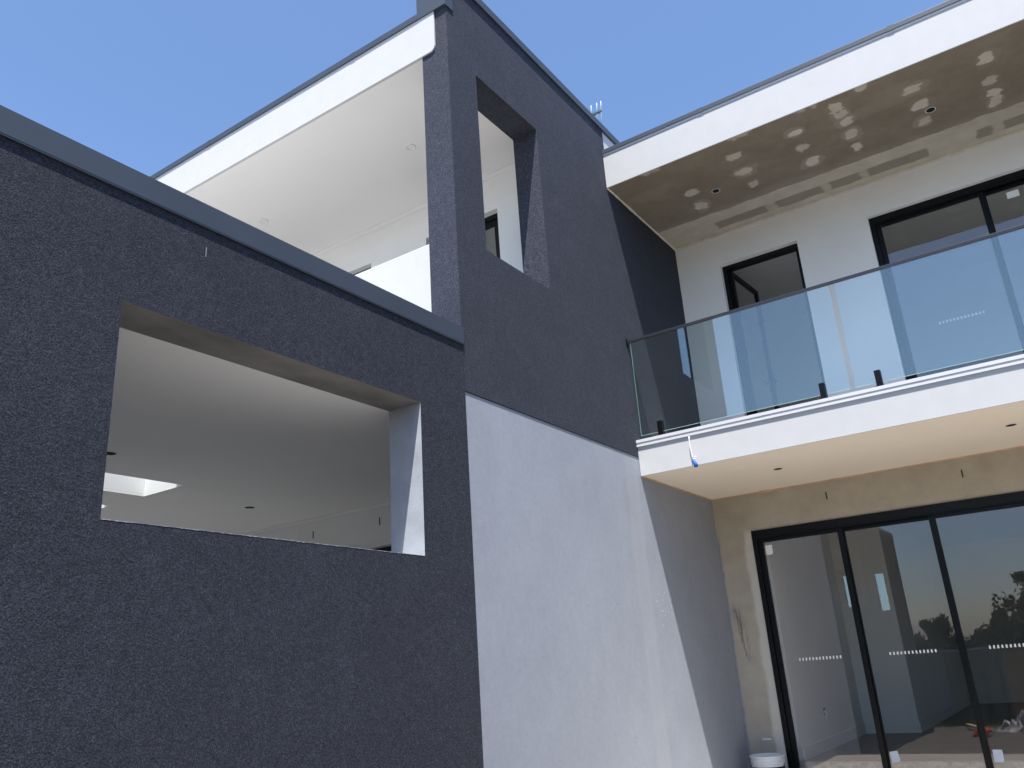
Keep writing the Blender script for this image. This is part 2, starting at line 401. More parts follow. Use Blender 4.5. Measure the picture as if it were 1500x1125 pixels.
def downlight_hole(x, y, z, r=.046):
    b = bmesh.new(); n = 28; rings = []
    for rr, dz in ((r+.004, -.0012), (r, -.0016), (r-.003, -.0012)):
        rings.append([b.verts.new((rr*math.cos(2*math.pi*k/n), rr*math.sin(2*math.pi*k/n), dz)) for k in range(n)])
    for A, B in zip(rings, rings[1:]):
        for k in range(n): b.faces.new([A[k], A[(k+1) % n], B[(k+1) % n], B[k]])
    f = b.faces.new(rings[-1]); f.material_index = 1
    o = done(b, 'downlight_hole', ['cornice', 'hole'], H); o.location = (x, y, z); return o
for x, y in ((-3.27, 5.185), (-2.34, 3.189)): downlight_hole(x, y, 2.97, .05)

# terrace over the wing
box('terrace_slab', 'tiles', H, -6.2, -.2625, 4.36, 6.30, 2.995, 3.30)
box('terrace_parapet', 'white', H, -6.2, -.2625, 4.332, 4.47, 3.30, 4.388, .006)
holed('terrace_back_wall', ['wallwhite'], H, 'y', 6.08, .22, -6.2, -.262, 3.30, 6.12, [(-4.4, -2.49, 3.31, 5.70), (-1.70, -.772, 3.31, 5.717)])
box('terrace_ceiling', 'ceil', H, -6.2, -.262, 4.345, 6.31, 6.12, 6.15)
cornice(H, -6.2, -.264, 6.08, 6.12)
# white fascia with its rounded end
b = bmesh.new(); pts = [(-6.4, 6.118), (-.155, 6.118)]
pts = [(-6.4, 6.117)] + [(-.17+.05*math.sin(a), 6.167-.05*math.cos(a)) for a in [k/6*math.pi/2 for k in range(7)]] + [(-.118, 6.507), (-6.4, 6.507)]
F = [b.verts.new((x, 4.318, z)) for x, z in pts]; K = [b.verts.new((x, 4.345, z)) for x, z in pts]
b.faces.new(F); b.faces.new(K[::-1])
for i in range(len(pts)): j = (i+1) % len(pts); b.faces.new([F[i], F[j], K[j], K[i]])
fo = done(b, 'fascia', 'white', H)
box('roof_deck', 'roof', H, -6.4, -.2625, 4.346, 12.0, 6.30, 6.50)
b = bmesh.new(); bm_box(b, -6.42, -.276, 4.306, 4.46, 6.507, 6.566)
done(b, 'fascia_flashing', 'flash', H, .0015)
for x in (-1.06, -3.06, -5.06): box('flashing_lap', 'flash', H, x, x+.055, 4.3045, 4.3055, 6.5065, 6.5665)
def recessed_downlight(x, y, z):
    d = empty('downlight', (x, y, z), H); b = bmesh.new()
    lathe(b, [(.034, -.001), (.036, -.006), (.049, -.008), (.053, -.004), (.053, 0)], (0, 0, 0), 32)
    done(b, 'bezel', 'lampwhite', d, smooth=True)
    b = bmesh.new(); cyl(b, (0, 0, -.0015), .0345, .002, 'z', 32); done(b, 'diffuser', 'cornice', d)
for x in (-1.136, -3.245): recessed_downlight(x, 5.195, 6.12)
# single hinged door and window on the terrace
def hinged_door(x0, x1, z0, z1, y, parent, opened=False):
    d = empty('glazed_door', ((x0+x1)/2, y, z0), parent); ox, oy, oz = d.location
    b = bmesh.new(); frame_bm(b, x0-ox, x1-ox, 0, z1-oz, .045, 0, .10, True, .05); done(b, 'frame', 'black', d, .0015)
    W = x1-x0-.092; Lf = empty('leaf', (x0-ox+.046, .06 if opened else .02, .046), d); HH = z1-oz-.051-.046
    if opened: Lf.rotation_euler.z = math.radians(86)
    b = bmesh.new(); frame_bm(b, 0, W, 0, HH, .062, -.04 if opened else 0, 0 if opened else .04, True, .055)
    done(b, 'leaf_frame', 'black', Lf, .0015); o_ = -.04 if opened else 0
    box('pane', 'glass', Lf, .055, W-.055, o_+.016, o_+.024, .055, HH-.05)
    hx = W-.035 if opened else .03
    b = bmesh.new(); bm_box(b, hx-.018, hx+.018, o_-.02, o_-.0005, .97, 1.19); bm_box(b, hx-.10, hx+.006, o_-.05, o_-.036, 1.07, 1.09); bm_box(b, hx-.006, hx+.006, o_-.0365, o_-.0195, 1.07, 1.09)
    done(b, 'handle', 'rail', Lf, .002)
    for zz in (2.02, 2.06):
        b = bmesh.new(); cyl(b, (x0-ox+.052, .05 if opened else -.004, zz), .007, .012, 'y', 12); done(b, 'hinge_screw', 'rail', d)
    return d
hinged_door(-1.70+.001, -.773, 3.311, 5.716, 6.155, H)
sliding_door(-4.399, -2.491, 3.311, 5.699, 6.155, 2, H, None)

# fin wall
holed('fin_wall', ['darkfin'], H, 'x', 0, -T, 4.332, YB+.25, 3.148, 6.30, [(4.71, 5.656, 4.398, 6.052)])
box('fin_parapet', 'darkfin', H, -T, 0, 4.332, 7.115, 6.3002, 6.92)
box('white_upstand', 'white', H, -T, -.004, 7.1155, 12.0, 6.3002, 6.92)
b = bmesh.new(); bm_box(b, -.29, .02, 4.31, 12.05, 6.862, 6.945); bm_box(b, -.27, .006, 4.32, 12.0, 6.9452, 6.955)
done(b, 'fin_cap', 'flash', H, .002)
b = bmesh.new(); bm_box(b, -.288, .010, 4.308, 4.3315, 6.505, 6.861); bm_box(b, .0008, .010, 4.3316, 4.415, 6.505, 6.861)
done(b, 'corner_flashing', 'flash', H, .001)
box('joint_shadow_strip', 'black', H, -.003, .0012, 4.3365, 7.06, 3.1478, 3.1535)  # black strip standing in for the groove's shadow line along the charcoal edge
box('grey_wall', 'grey', H, -T, -.0035, 4.332, YB+.25, -.95, 3.1478)

# unseen return wall added at the balcony's far end to block side light
box('added_end_wall', 'darkfin', H, 6.4, 6.66, 7.0, 12.0, 3.148, 6.30)
box('added_end_wall', 'grey', H, 6.4, 6.655, 7.002, 12.0, -.3, 3.1478)
# balcony: roof, soffit, back wall
box('balcony_fascia', 'white', H, .002, 6.399, 7.06, 7.072, 6.114, 6.53, .002)
b = bmesh.new(); bm_box(b, .002, 6.399, 7.046, 7.3, 6.531, 6.578); bm_box(b, .002, 6.399, 7.052, 7.3, 6.5785, 6.584)
done(b, 'balcony_flashing', 'flash', H, .0015)
for x in (1.1, 2.92, 4.7): box('flashing_lap', 'flash', H, x, x+.06, 7.0442, 7.0455, 6.529, 6.5785)
b = bmesh.new(); bm_box(b, .002, 6.399, 7.0535, 7.0595, 6.508, 6.5305); done(b, 'fascia_trim', 'trimwhite', H)
box('balcony_roof', 'roof', H, .002, 6.399, 7.0725, 12.0, 6.30, 6.52)

PATCH = [(.67, 7.774, .087, .062), (.666, 8.101, .073, .085), (1.292, 7.406, .073, .063), (1.279, 7.74, .096, .068), (1.288, 8.051, .057, .072), (1.908, 7.411, .068, .058), (1.9, 7.713, .065, .073), (1.916, 8.037, .072, .073), (2.346, 7.261, .071, .072), (2.347, 7.394, .064, .052), (2.367, 7.541, .069, .064), (2.368, 7.789, .057, .08), (2.36, 8.076, .054, .071), (2.6, 7.112, .048, .041), (2.978, 7.448, .086, .064), (3.0, 7.751, .081, .084), (2.987, 8.046, .054, .065), (3.587, 7.416, .064, .089), (3.585, 7.786, .063, .062), (3.601, 7.992, .065, .069), (3.602, 8.159, .058, .072), (4.2, 7.5, .07, .06), (4.2, 7.8, .07, .06), (4.2, 8.1, .06, .06), (4.75, 7.3, .07, .06), (4.78, 7.62, .06, .07), (4.76, 8.05, .07, .06), (5.4, 7.45, .08, .06), (5.42, 7.8, .07, .07), (5.38, 8.1, .06, .06), (6.0, 7.6, .07, .06), (6.02, 7.95, .07, .07)]
NX, NY, SX0, SX1, SY0, SY1 = 660, 185, .002, 6.398, 7.0725, YB-.001
bm = bmesh.new(); lay = bm.verts.layers.float_color.new('plaster')
def sstep(a, b, v):
    t_ = max(0, min(1, (v-a)/(b-a))); return t_*t_*(3-2*t_)
grid = []
for j in range(NY+1):
    row = []
    for i in range(NX+1):
        x = SX0+(SX1-SX0)*i/NX; y = SY0+(SY1-SY0)*j/NY
        v = bm.verts.new((x, y, 6.1205))
        n1 = mnoise.fractal(Vector((x*14, y*14, 3)), 1, 2, 3); n2 = mnoise.fractal(Vector((x*5, y*5, 9)), 1, 2, 3); n4 = mnoise.fractal(Vector((x*7+3*y, y*16, 5)), 1, 2, 4); n3 = mnoise.noise(Vector((x*1.6, y*3, 2)))
        p_ = 0; h_ = 0
        for (px, py, a, b_) in PATCH:
            if abs(x-px) < .5 and abs(y-py) < .5:
                # roughly rectangular trowel dabs
                dx = abs(x-px+.12*(y-py))/a; dy = abs(y-py+.02*n2)/b_
                d = (dx**3+dy**3)**(1/3)
                p_ = max(p_, (1-sstep(.84, 1.04, d+.24*n1+.42*n4))*(.86+.14*math.sin(px*37+py*11)))
                d2 = (dx**2+dy**2)**.5
                h_ = max(h_, (1-sstep(1.5, 1.75, d2+.7*n2))*(.55+.45*math.sin(px*17+py*29)))
        band = sstep(8.335, 8.35, y + .018*n2 + .006*n1)
        # darker board left bare inside the set joint
        strip = 0
        for (s0, s1) in ((.63, 2.93), (3.39, 6)):
            xx = x + .02*n1
            strip = max(strip, sstep(s0-.01, s0+.01, xx)*(1-sstep(s1-.01, s1+.02, xx)))
        strip *= sstep(8.562, 8.572, y+.008*n2)*(1-sstep(8.735, 8.75, y+.02*n2))
        for (dx_, wv) in ((1.28, .06), (1.9, .05), (2.3, .045), (3.58, .05)):
            strip *= 1-.75*(1-sstep(wv*.7, wv*1.2, abs(x-dx_)+.03*n1))
        bandv = band*(1-strip*.92)*(.80+.08*n2)
        h_ = max(h_, .75*(1-sstep(.0, .16, 8.35-y+.12*n3)) if y < 8.36 else 0, .6*strip)
        h_ = max(h_, .55*sstep(.25, .5, n3+.2*n2))
        # scuffed plaster along the outer edge
        edge = (1-sstep(.02, .06, y-SY0+.05*n1))*sstep(.1, .35, mnoise.noise(Vector((x*3.1, 5, 1))))
        p_ = max(p_, bandv, .6*edge)
        v[lay] = (min(1, p_), min(1, max(0, h_)), 0, 1)
        row.append(v)
    grid.append(row)
for j in range(NY):
    for i in range(NX): bm.faces.new([grid[j][i], grid[j][i+1], grid[j+1][i+1], grid[j+1][i]])
done(bm, 'balcony_soffit', 'plaster', H)
b = bmesh.new(); bm_box(b, .002, 6.6, 7.2005, 7.2035, 6.1, 6.1195)
b.free()
# ragged cream sealant where the soffit meets the charcoal wall
b = bmesh.new(); n = 60; prev = None
for k in range(n+1):
    y = 7.065+(YB-7.068)*k/n; wd = .012+.010*abs(mnoise.noise(Vector((0, y*9, 4))))+.006*random.random()
    cur = [b.verts.new((.0015, y, 6.117)), b.verts.new((wd, y, 6.1175)), b.verts.new((.0015, y, 6.117-wd*1.1))]
    if prev:
        for q in ((0, 1), (1, 2), (2, 0)): b.faces.new([prev[q[0]], prev[q[1]], cur[q[1]], cur[q[0]]])
    prev = cur
done(b, 'sealant_bead', 'cream', H)
b = bmesh.new(); prev = None
for k in range(n+1):
    x = .02+6.37*k/n; wd = .014+.010*abs(mnoise.noise(Vector((x*6, 3, 4))))
    cur = [b.verts.new((x, YB-.0008, 6.117)), b.verts.new((x, YB-wd*.8, 6.1172)), b.verts.new((x, YB-.0008, 6.117-wd*1.5))]
    if prev:
        for q in ((0, 1), (1, 2), (2, 0)): b.faces.new([prev[q[0]], prev[q[1]], cur[q[1]], cur[q[0]]])
    prev = cur
done(b, 'sealant_bead', 'cream', H)
for x, y in ((.904, 7.905), (3.069, 7.895)): downlight_hole(x, y, 6.1195, .043)

holed('balcony_back_wall', ['wallwhite'], H, 'y', YB, .23, .0005, 6.399, 3.30, 6.135, [(.523, 1.437, 3.31, 5.722), (2.205, 5.4, 3.31, 5.722)])
hinged_door(.5235, 1.4365, 3.3105, 5.7215, YB+.075, H, True)
ud = sliding_door(2.2055, 5.3995, 3.3105, 5.7215, YB+.055, 3, H, (4.372, .055), .075, .05)
ox, oy, oz = ud.location
box('warning_sticker', 'sticker', ud, 3.492-ox, 3.60-ox, .028+.011+.026, .0400+.0265, 5.487-oz, 5.557-oz)
# upper room behind the balcony
b = bmesh.new(); bm_box(b, -.1, 6.3, YB+.2305, 12.0, 3.30, 6.10)
for f in list(b.faces):
    if all(abs(v.co.y-(YB+.2305)) < 1e-4 for v in f.verts): b.faces.remove(f)
for f in b.faces:
    if all(abs(v.co.z-3.30) < 1e-4 for v in f.verts): f.material_index = 1
bmesh.ops.reverse_faces(b, faces=b.faces)
me = bpy.data.meshes.new('upper_room'); b.to_mesh(me); b.free(); link('upper_room', me, ['ceil', 'floor'], H)
downlight_hole(1.15, 9.62, 6.099, .05)
b = bmesh.new(); bm_box(b, -6.1, -.27, 6.3005, 9.0, 3.30, 6.10)
for f in list(b.faces):
    if all(abs(v.co.y-6.3005) < 1e-4 for v in f.verts): b.faces.remove(f)
me = bpy.data.meshes.new('terrace_room'); b.to_mesh(me); b.free(); link('terrace_room', me, ['ceil'], H)
b = bmesh.new(); bm_box(b, -6.0, -.27, 6.3005, 8.8, .2, 2.96)
for f in list(b.faces):
    if all(abs(v.co.y-6.3005) < 1e-4 for v in f.verts): b.faces.remove(f)
me = bpy.data.meshes.new('kitchen_room'); b.to_mesh(me); b.free(); link('kitchen_room', me, ['ceil'], H)

# balcony slab and its edge trims
box('balcony_slab', 'white', H, .001, 6.399, 7.06, 7.072, 2.966, 3.2842, .002)
box('balcony_floor', 'slabgrey', H, .001, 6.399, 7.0725, YB-.0005, 3.10, 3.2843)
box('balcony_tiles', 'slabgrey', H, .001, 6.399, 7.3005, YB-.0005, 3.2845, 3.309)
b = bmesh.new(); bm_box(b, -.003, 6.399, 7.044, 7.30, 3.2845, 3.3135); done(b, 'edge_trim', 'trimwhite', H, .0012)
b = bmesh.new(); bm_box(b, -.003, 6.399, 7.047, 7.06, 3.247, 3.268); bm_box(b, -.003, 6.399, 7.052, 7.0595, 3.268, 3.2843); done(b, 'drip_trim', 'trimwhite', H, .001)
box('lower_soffit', 'soffit', H, .001, 6.399, 7.0725, YB-.001, 2.972, 3.0)
# terracotta putty line round the lower soffit
b = bmesh.new(); prev = None
for k in range(91):
    x = .004+6.39*k/90; wd = .011+.012*abs(mnoise.noise(Vector((x*7, 1, 7)))) + (.02 if k in (8, 9) else 0)
    cur = [b.verts.new((x, YB-.0008, 2.9708)), b.verts.new((x, YB-wd*1.3, 2.9708)), b.verts.new((x, YB-.004, 2.9705-wd*.7)), b.verts.new((x, YB-.0008, 2.9705-wd*.7))]
    if prev:
        for q in ((0, 1), (1, 2), (2, 3)): b.faces.new([prev[q[0]], prev[q[1]], cur[q[1]], cur[q[0]]])
    prev = cur
done(b, 'putty_line', 'putty', H)
b = bmesh.new(); prev = None
for k in range(41):
    y = 7.07+(YB-7.075)*k/40; wd = .010+.014*abs(mnoise.noise(Vector((2, y*7, 7))))
    cur = [b.verts.new((-.003, y, 2.9706)), b.verts.new((wd, y, 2.9706)), b.verts.new((-.0005, y, 2.9705-wd*.6)), b.verts.new((-.003, y, 2.9705-wd*.6))]
    if prev:
        for q in ((0, 1), (1, 2), (2, 3)): b.faces.new([prev[q[0]], prev[q[1]], cur[q[1]], cur[q[0]]])
    prev = cur
done(b, 'putty_line', 'putty', H)
for x, y in ((1.053, 7.88), (3.018, 7.86)): downlight_hole(x, y, 2.9715, .043)

# glass balustrade
BAL = empty('glass_balustrade', (0, 7.1, 3.3135), H)
for a, e in ((.035, 1.972), (2.018, 3.96), (4.005, 5.9)):
    b = bmesh.new(); bm_box(b, a, e, .0, .012, .050, 1.03)
    bmesh.ops.recalc_face_normals(b, faces=b.faces)
    for f in b.faces:
        if abs(f.normal.y) < .5: f.material_index = 1
    done(b, 'glass_panel', ['balglass', 'gedge'], BAL)
b = bmesh.new(); bm_box(b, .008, 5.95, -.007, .019, 1.0305, 1.043); bm_box(b, .008, 5.95, -.006, -.0005, 1.018, 1.0302); bm_box(b, .008, 5.95, .0125, .018, 1.018, 1.0302)
done(b, 'handrail', 'rail', BAL, .0015)
box('rail_bracket', 'black', BAL, .0005, .012, -.018, .030, .985, 1.06, .002)
for x in (.245, 1.757, 2.208, 3.745, 4.2):
    b = bmesh.new(); bm_box(b, x-.024, x+.024, -.022, -.0005, .0002, .15); bm_box(b, x-.024, x+.024, .0125, .034, .0002, .15); bm_box(b, x-.024, x+.024, -.0004, .0124, .0002, .046); bm_box(b, x-.035, x+.035, -.035, .047, .0001, .012)
    done(b, 'spigot', 'black', BAL, .002)

# living room front: raw cement render wall and large sliding door
holed('raw_wall', ['raw'], H, 'y', YB, .20, -.002, 6.399, -.1, 2.9715, [(.386, 3.905, .10, 2.566)])
LD = sliding_door(.3865, 3.9045, .1005, 2.5655, YB-.012, 4, H, (1.2375, .0), .085, .05)
ox, oy, oz = LD.location
def stick(name, x0, x1, z0, z1, y, mat='sticker', rot=0):
    b = bmesh.new(); cx, cz = (x0+x1)/2, (z0+z1)/2; hw, hh = (x1-x0)/2, (z1-z0)/2
    pts = [(-hw, -hh), (hw*.7, -hh), (hw, -hh*.7), (hw, hh), (-hw, hh)]
    c_, s_ = math.cos(rot), math.sin(rot)
    A = [b.verts.new((cx+p*c_-q*s_-ox, y-oy, cz+p*s_+q*c_-oz)) for p, q in pts]; B = [b.verts.new((v.co.x, v.co.y+.0008, v.co.z)) for v in A]
    b.faces.new(A); b.faces.new(B[::-1])
    for i in range(5): b.faces.new([A[i], A[(i+1) % 5], B[(i+1) % 5], B[i]])
    return done(b, name, mat, LD)
stick('warning_sticker', .503, .575, 2.30, 2.40, oy+.0395)
stick('paper_label', 1.338, 1.412, .283, .378, oy+.0735, 'paper', .12)
stick('paper_label', 2.196, 2.272, .286, .388, oy+.0395, 'paper', -.02)
for x, z in ((1.228, 2.812), (2.498, 2.812)): weep(x, YB, z, H)
box('wall_tag', 'lampwhite', H, .165, .255, YB-.006, YB-.0005, .497, .513, .001)

# living room interior seen through the glass
Y0 = YB+.2005
holed('living_nib_wall', ['wallwhite', 'cornice'], H, 'y', 11.88, .05, .35, 1.13, .28, 2.968, [(.56, .70, 1.825, 2.235, 1, 1, 1), (.965, 1.072, 1.745, 2.215, 1, 1, 1)])
t = MT('frosted_glass'); t.t.nodes.remove(t.b); tl = t.n('ShaderNodeBsdfTranslucent'); tl.inputs[0].default_value = (.62, .65, .66, 1); tp = t.n('ShaderNodeBsdfTransparent'); tp.inputs[0].default_value = (.8, .82, .82, 1); mx = t.n('ShaderNodeMixShader'); mx.inputs[0].default_value = .55; t.l(tl.outputs[0], mx.inputs[1]); t.l(tp.outputs[0], mx.inputs[2]); t.l(mx.outputs[0], t.o.inputs[0]); M['frost'] = t.m
box('slot_pane', 'frost', H, .561, .699, 11.90, 11.906, 1.826, 2.234); box('slot_pane', 'frost', H, .966, 1.071, 11.90, 11.906, 1.746, 2.214)
box('living_left_wall', 'wallwhite', H, .35, .475, Y0, 11.879, .28, 2.968)
box('living_side_wall', 'wallwhite', H, 1.08, 1.13, 11.931, 17.0, .28, 2.968)
box('living_back_wall', 'wallwhite', H, 1.0, 7.2, 17.001, 17.2, .28, 2.968)
holed('living_right_wall', ['wallwhite'], H, 'x', 7.0, .2, Y0, 17.0, .28, 2.968, [(14.0, 15.6, 1.2, 2.3)])
box('living_floor', 'floor', H, .35, 7.2, Y0+.03, 17.2, .12, .279)
box('floor_rebate', 'rawconc', H, .387, 7.0, YB+.105, Y0+.0295, .12, .277)
holed('living_ceiling', ['ceil'], H, 'z', 2.969, .02, .35, 7.2, Y0, 11.88+.0, [])
holed('living_ceiling', ['ceil'], H, 'z', 2.969, .02, 1.0, 7.2, 11.881, 17.2, [])
for nm, q in (('skirting', (.4755, .487, Y0+.05, 11.879, .2795, .40)), ('skirting', (.4875, 1.14, 11.868, 11.8795, .2795, .40)), ('skirting', (1.1305, 1.142, 11.8805, 17.0, .2795, .40))):
    box(nm, 'cornice', H, *q, .002)
b = bmesh.new(); pts = []
for k in range(40):
    a = k/39*4.4*math.pi; r = .055+.012*math.sin(k*.9); pts.append((.484+.012*(k/39), 10.22+r*1.5*math.cos(a), .655+r*.62*math.sin(a)))
pts += [(.49, 10.13, .61), (.488, 10.12, .56), (.487, 10.14, .53)]
tube(b, pts, .006, 6); done(b, 'coiled_cable', 'lampwhite', H, smooth=True)
b = bmesh.new(); bm_box(b, .4755, .482, 10.13, 10.19, .63, .70); done(b, 'outlet_hole', 'hole', H)

# ------------------------------------------------------------------ things on and around the house
# cable with a blue connector hanging from the slab edge
CB = tag(empty('hanging_cable', (.53, 7.045, 3.24)), 'thin white cable with blue connector hanging from balcony edge', 'cable')
b = bmesh.new()
tube(b, [(0, .004, .002), (.001, -.004, -.03), (-.001, -.007, -.09), (.006, -.009, -.15), (.012, -.012, -.20), (.018, -.012, -.235)], .0042, 8)
done(b, 'cable', 'lampwhite', CB, smooth=True)
b = bmesh.new(); tube(b, [(.012, -.012, -.20), (.035, -.02, -.198), (.055, -.022, -.205)], .0035, 6); tube(b, [(.014, -.012, -.21), (.03, -.018, -.222), (.045, -.02, -.224)], .0035, 6); done(b, 'bare_wire', 'lampwhite', CB, smooth=True)
M['blue'] = varied('blue_plastic', (.012, .10, .50), .1, 20, .35, 0, 50, 0)
b = bmesh.new(); tube(b, [(.014, -.012, -.225), (.02, -.013, -.24), (.029, -.014, -.262), (.037, -.014, -.285), (.042, -.014, -.292)], [.010, .014, .016, .021, .012], 12); done(b, 'connector', 'blue', CB, smooth=True)

# bucket on the patio
BK = tag(empty('bucket', (.292, 8.56, 0.0)), 'dark plastic bucket with white ribbed rim by the sliding door', 'bucket')
M['bucketdark'] = varied('dark_blue_plastic', (.02, .022, .035), .2, 8, .4, 0, 50, 0)
M['bucketwhite'] = varied('white_bucket_plastic', (.74, .75, .77), .06, 9, .4, 0, 50, .05)
b = bmesh.new(); lathe(b, [(.001, .004), (.135, .004), (.137, .01), (.150, .285), (.146, .285), (.134, .012)], (0, 0, 0), 48); done(b, 'bucket_body', 'bucketdark', BK, smooth=True)
b = bmesh.new()
lathe(b, [(.1505, .296), (.157, .297), (.159, .302), (.157, .308), (.157, .318), (.163, .321), (.163, .326), (.158, .330), (.158, .343), (.164, .346), (.164, .351), (.159, .355), (.159, .370), (.166, .375), (.169, .383), (.166, .392), (.160, .394), (.150, .388), (.149, .380), (.001, .378)], (0, 0, 0), 56)
done(b, 'bucket_rim', 'bucketwhite', BK, smooth=True)
b = bmesh.new(); tube(b, [(.162*math.cos(a), .162*math.sin(a)-.004, .325-.11*math.sin(-a)) for a in [-math.pi+math.pi*k/24 for k in range(25)]], .003, 6); done(b, 'wire_handle', 'rail', BK, smooth=True)

# television antenna on the roof
AN = tag(empty('antenna', (-1.15, 9.0, 6.50)), 'small television antenna with thin rods rising above the roof edge', 'antenna')
M['anwhite'] = varied('bright_aluminium', (.80, .82, .84), .05, 9, .4, 0, 50, 0)
M['anbody'] = varied('antenna_boom', (.06, .11, .12), .1, 9, .5, 0, 50, 0)
b = bmesh.new(); tube(b, [(0, 0, 0), (0, 0, 2.36)], .018, 10); done(b, 'mast', 'anbody', AN, smooth=True)
b = bmesh.new(); bm_box(b, -.55, .335, -.018, .018, 2.155, 2.19); done(b, 'boom', 'anbody', AN, .003)
for x in (-.5, -.3, -.1, .08, .17, .26, .325):
    b = bmesh.new(); tube(b, [(x-.035, .06, 2.08), (x+.05, -.08, 2.265)], .007, 8); done(b, 'rod', 'anwhite', AN, smooth=True)

# ------------------------------------------------------------------ yard behind (seen mirrored in the glass)
M['fencerail'] = varied('pale_steel_rail', (.62, .62, .60), .05, 3, .5, 0, 20, 0)
M['fence'] = varied('grey_green_steel', (.30, .32, .28), .08, 1, .5, 0, 20, .03)
FN = tag(empty('fence', (0, -7.5, gz(0, -7.5))), 'grey green ribbed steel fence along the back of the yard', 'fence')
sh = bmesh.new(); P_ = []
for k in range(3):
    P_ += [(k*.78+.00, 0), (k*.78+.30, 0), (k*.78+.31, -.05), (k*.78+.38, -.05), (k*.78+.39, 0), (k*.78+.68, 0), (k*.78+.69, -.05), (k*.78+.76, -.05)]
P_ += [(2.34, 0)]
A = [sh.verts.new((x, y, 0)) for x, y in P_]; B = [sh.verts.new((x, y, 1.76)) for x, y in P_]
for i in range(len(P_)-1): sh.faces.new([A[i], A[i+1], B[i+1], B[i]])
mf = bpy.data.meshes.new('fence_panel'); sh.to_mesh(mf); sh.free(); mf.materials.append(M['fence'])
rl = bmesh.new(); bm_box(rl, 0, 2.34, -.02, .055, 1.76, 1.80); mr = bpy.data.meshes.new('fence_rail'); bmesh.ops.recalc_face_normals(rl, faces=rl.faces); rl.to_mesh(mr); rl.free(); mr.materials.append(M['fencerail'])
ps = bmesh.new(); bm_box(ps, -.03, .03, -.03, .06, -.3, 1.83); mp_ = bpy.data.meshes.new('fence_post'); bmesh.ops.recalc_face_normals(ps, faces=ps.faces); ps.to_mesh(mp_); ps.free(); mp_.materials.append(M['fence'])
for k in range(9):
    x = -10.6+2.4*k
    for nm, me, dx in (('fence_panel', mf, .03), ('fence_rail', mr, .03), ('fence_post', mp_, 0)):
        o = bpy.data.objects.new(nm, me); COL.objects.link(o); o.parent = FN; o.location = (x+dx, 0, .02)
FN.rotation_euler.z = math.radians(3)

def leafmat(name, c):
    t = MT(name); oi = t.noise(.9, 3)
    col = t.ramp(t.noise(7, 2), [(.3, tuple(v*.6 for v in c)), (.7, tuple(v*1.35 for v in c))])
    return t.fin(col, .6, 0, .3)
M['leafA'] = leafmat('dark_leaves', (.045, .075, .03)); M['leafB'] = leafmat('olive_leaves', (.07, .085, .035))
M['bark'] = varied('bark', (.10, .075, .05), .3, 9, .9, 0, 40, .5, .01)
def tree(x, y, h, rad, label, mat, seed, leaf=.085, n=4200):
    rnd = random.Random(seed); z0 = gz(x, y)-.05
    T_ = tag(empty('tree', (x, y, z0)), label, 'tree', 'trees beyond the fence')
    b = bmesh.new(); th = h*.55
    tube(b, [(0, 0, 0), (.06*rad, 0, th*.4), (-.04*rad, .05, th*.8), (0, 0, h*.8)], [.10+.02*h, .08+.012*h, .05+.008*h, .02], 9)
    cl = []
    for k in range(30):
        a = rnd.uniform(0, 6.28); rr = rad*rnd.uniform(.2, 1.0); zz = h*rnd.uniform(.42, .93); sh_ = 1-.5*max(0, (zz/h-.6)/.4)
        c = Vector((rr*sh_*math.cos(a), rr*sh_*math.sin(a), zz)); cl.append((c, rad*rnd.uniform(.12, .27)))
        s = Vector((0, 0, zz*.62)); tube(b, [s, s.lerp(c, .5)+Vector((0, 0, .1)), c], [.05, .03, .01], 6)
    done(b, 'trunk', 'bark', T_, smooth=True)
    vs_, fs = [], []
    for k in range(n):
        c, r = rnd.choice(cl); d = Vector((rnd.gauss(0, 1), rnd.gauss(0, 1), rnd.gauss(0, .8))).normalized()
        p = c + d*r*rnd.uniform(.2, 1.25)
        u = Vector((rnd.gauss(0, 1), rnd.gauss(0, 1), rnd.gauss(0, 1))).normalized(); v = u.orthogonal().normalized(); s = leaf*rnd.uniform(.6, 1.4)
        i = len(vs_); vs_ += [p-u*s, p+v*s*.45, p+u*s, p-v*s*.45]; fs.append((i, i+1, i+2, i+3))
    me = bpy.data.meshes.new('crown'); me.from_pydata([tuple(v) for v in vs_], [], fs); link('crown', me, mat, T_)
tree(-1.6, -15, 3.0, 1.1, 'small round dark tree beyond the fence near the neighbouring roof', 'leafA', 1)
tree(-.2, -17, 2.5, 1.0, 'low dark shrub-like tree between two taller trees beyond the fence', 'leafA', 2)
tree(.75, -14, 3.0, .95, 'bushy dark tree beside the brown timber hoarding beyond the fence', 'leafB', 3)
tree(2.1, -12.5, 4.1, 1.45, 'tall olive tree rising highest beyond the fence', 'leafB', 4)
tree(5.5, -14, 4.8, 1.9, 'broad dark tree beyond the fence in front of a hipped roof', 'leafA', 5)
tree(-6.5, -16, 4.2, 1.7, 'broad spreading tree beyond the fence behind the wing', 'leafB', 6)

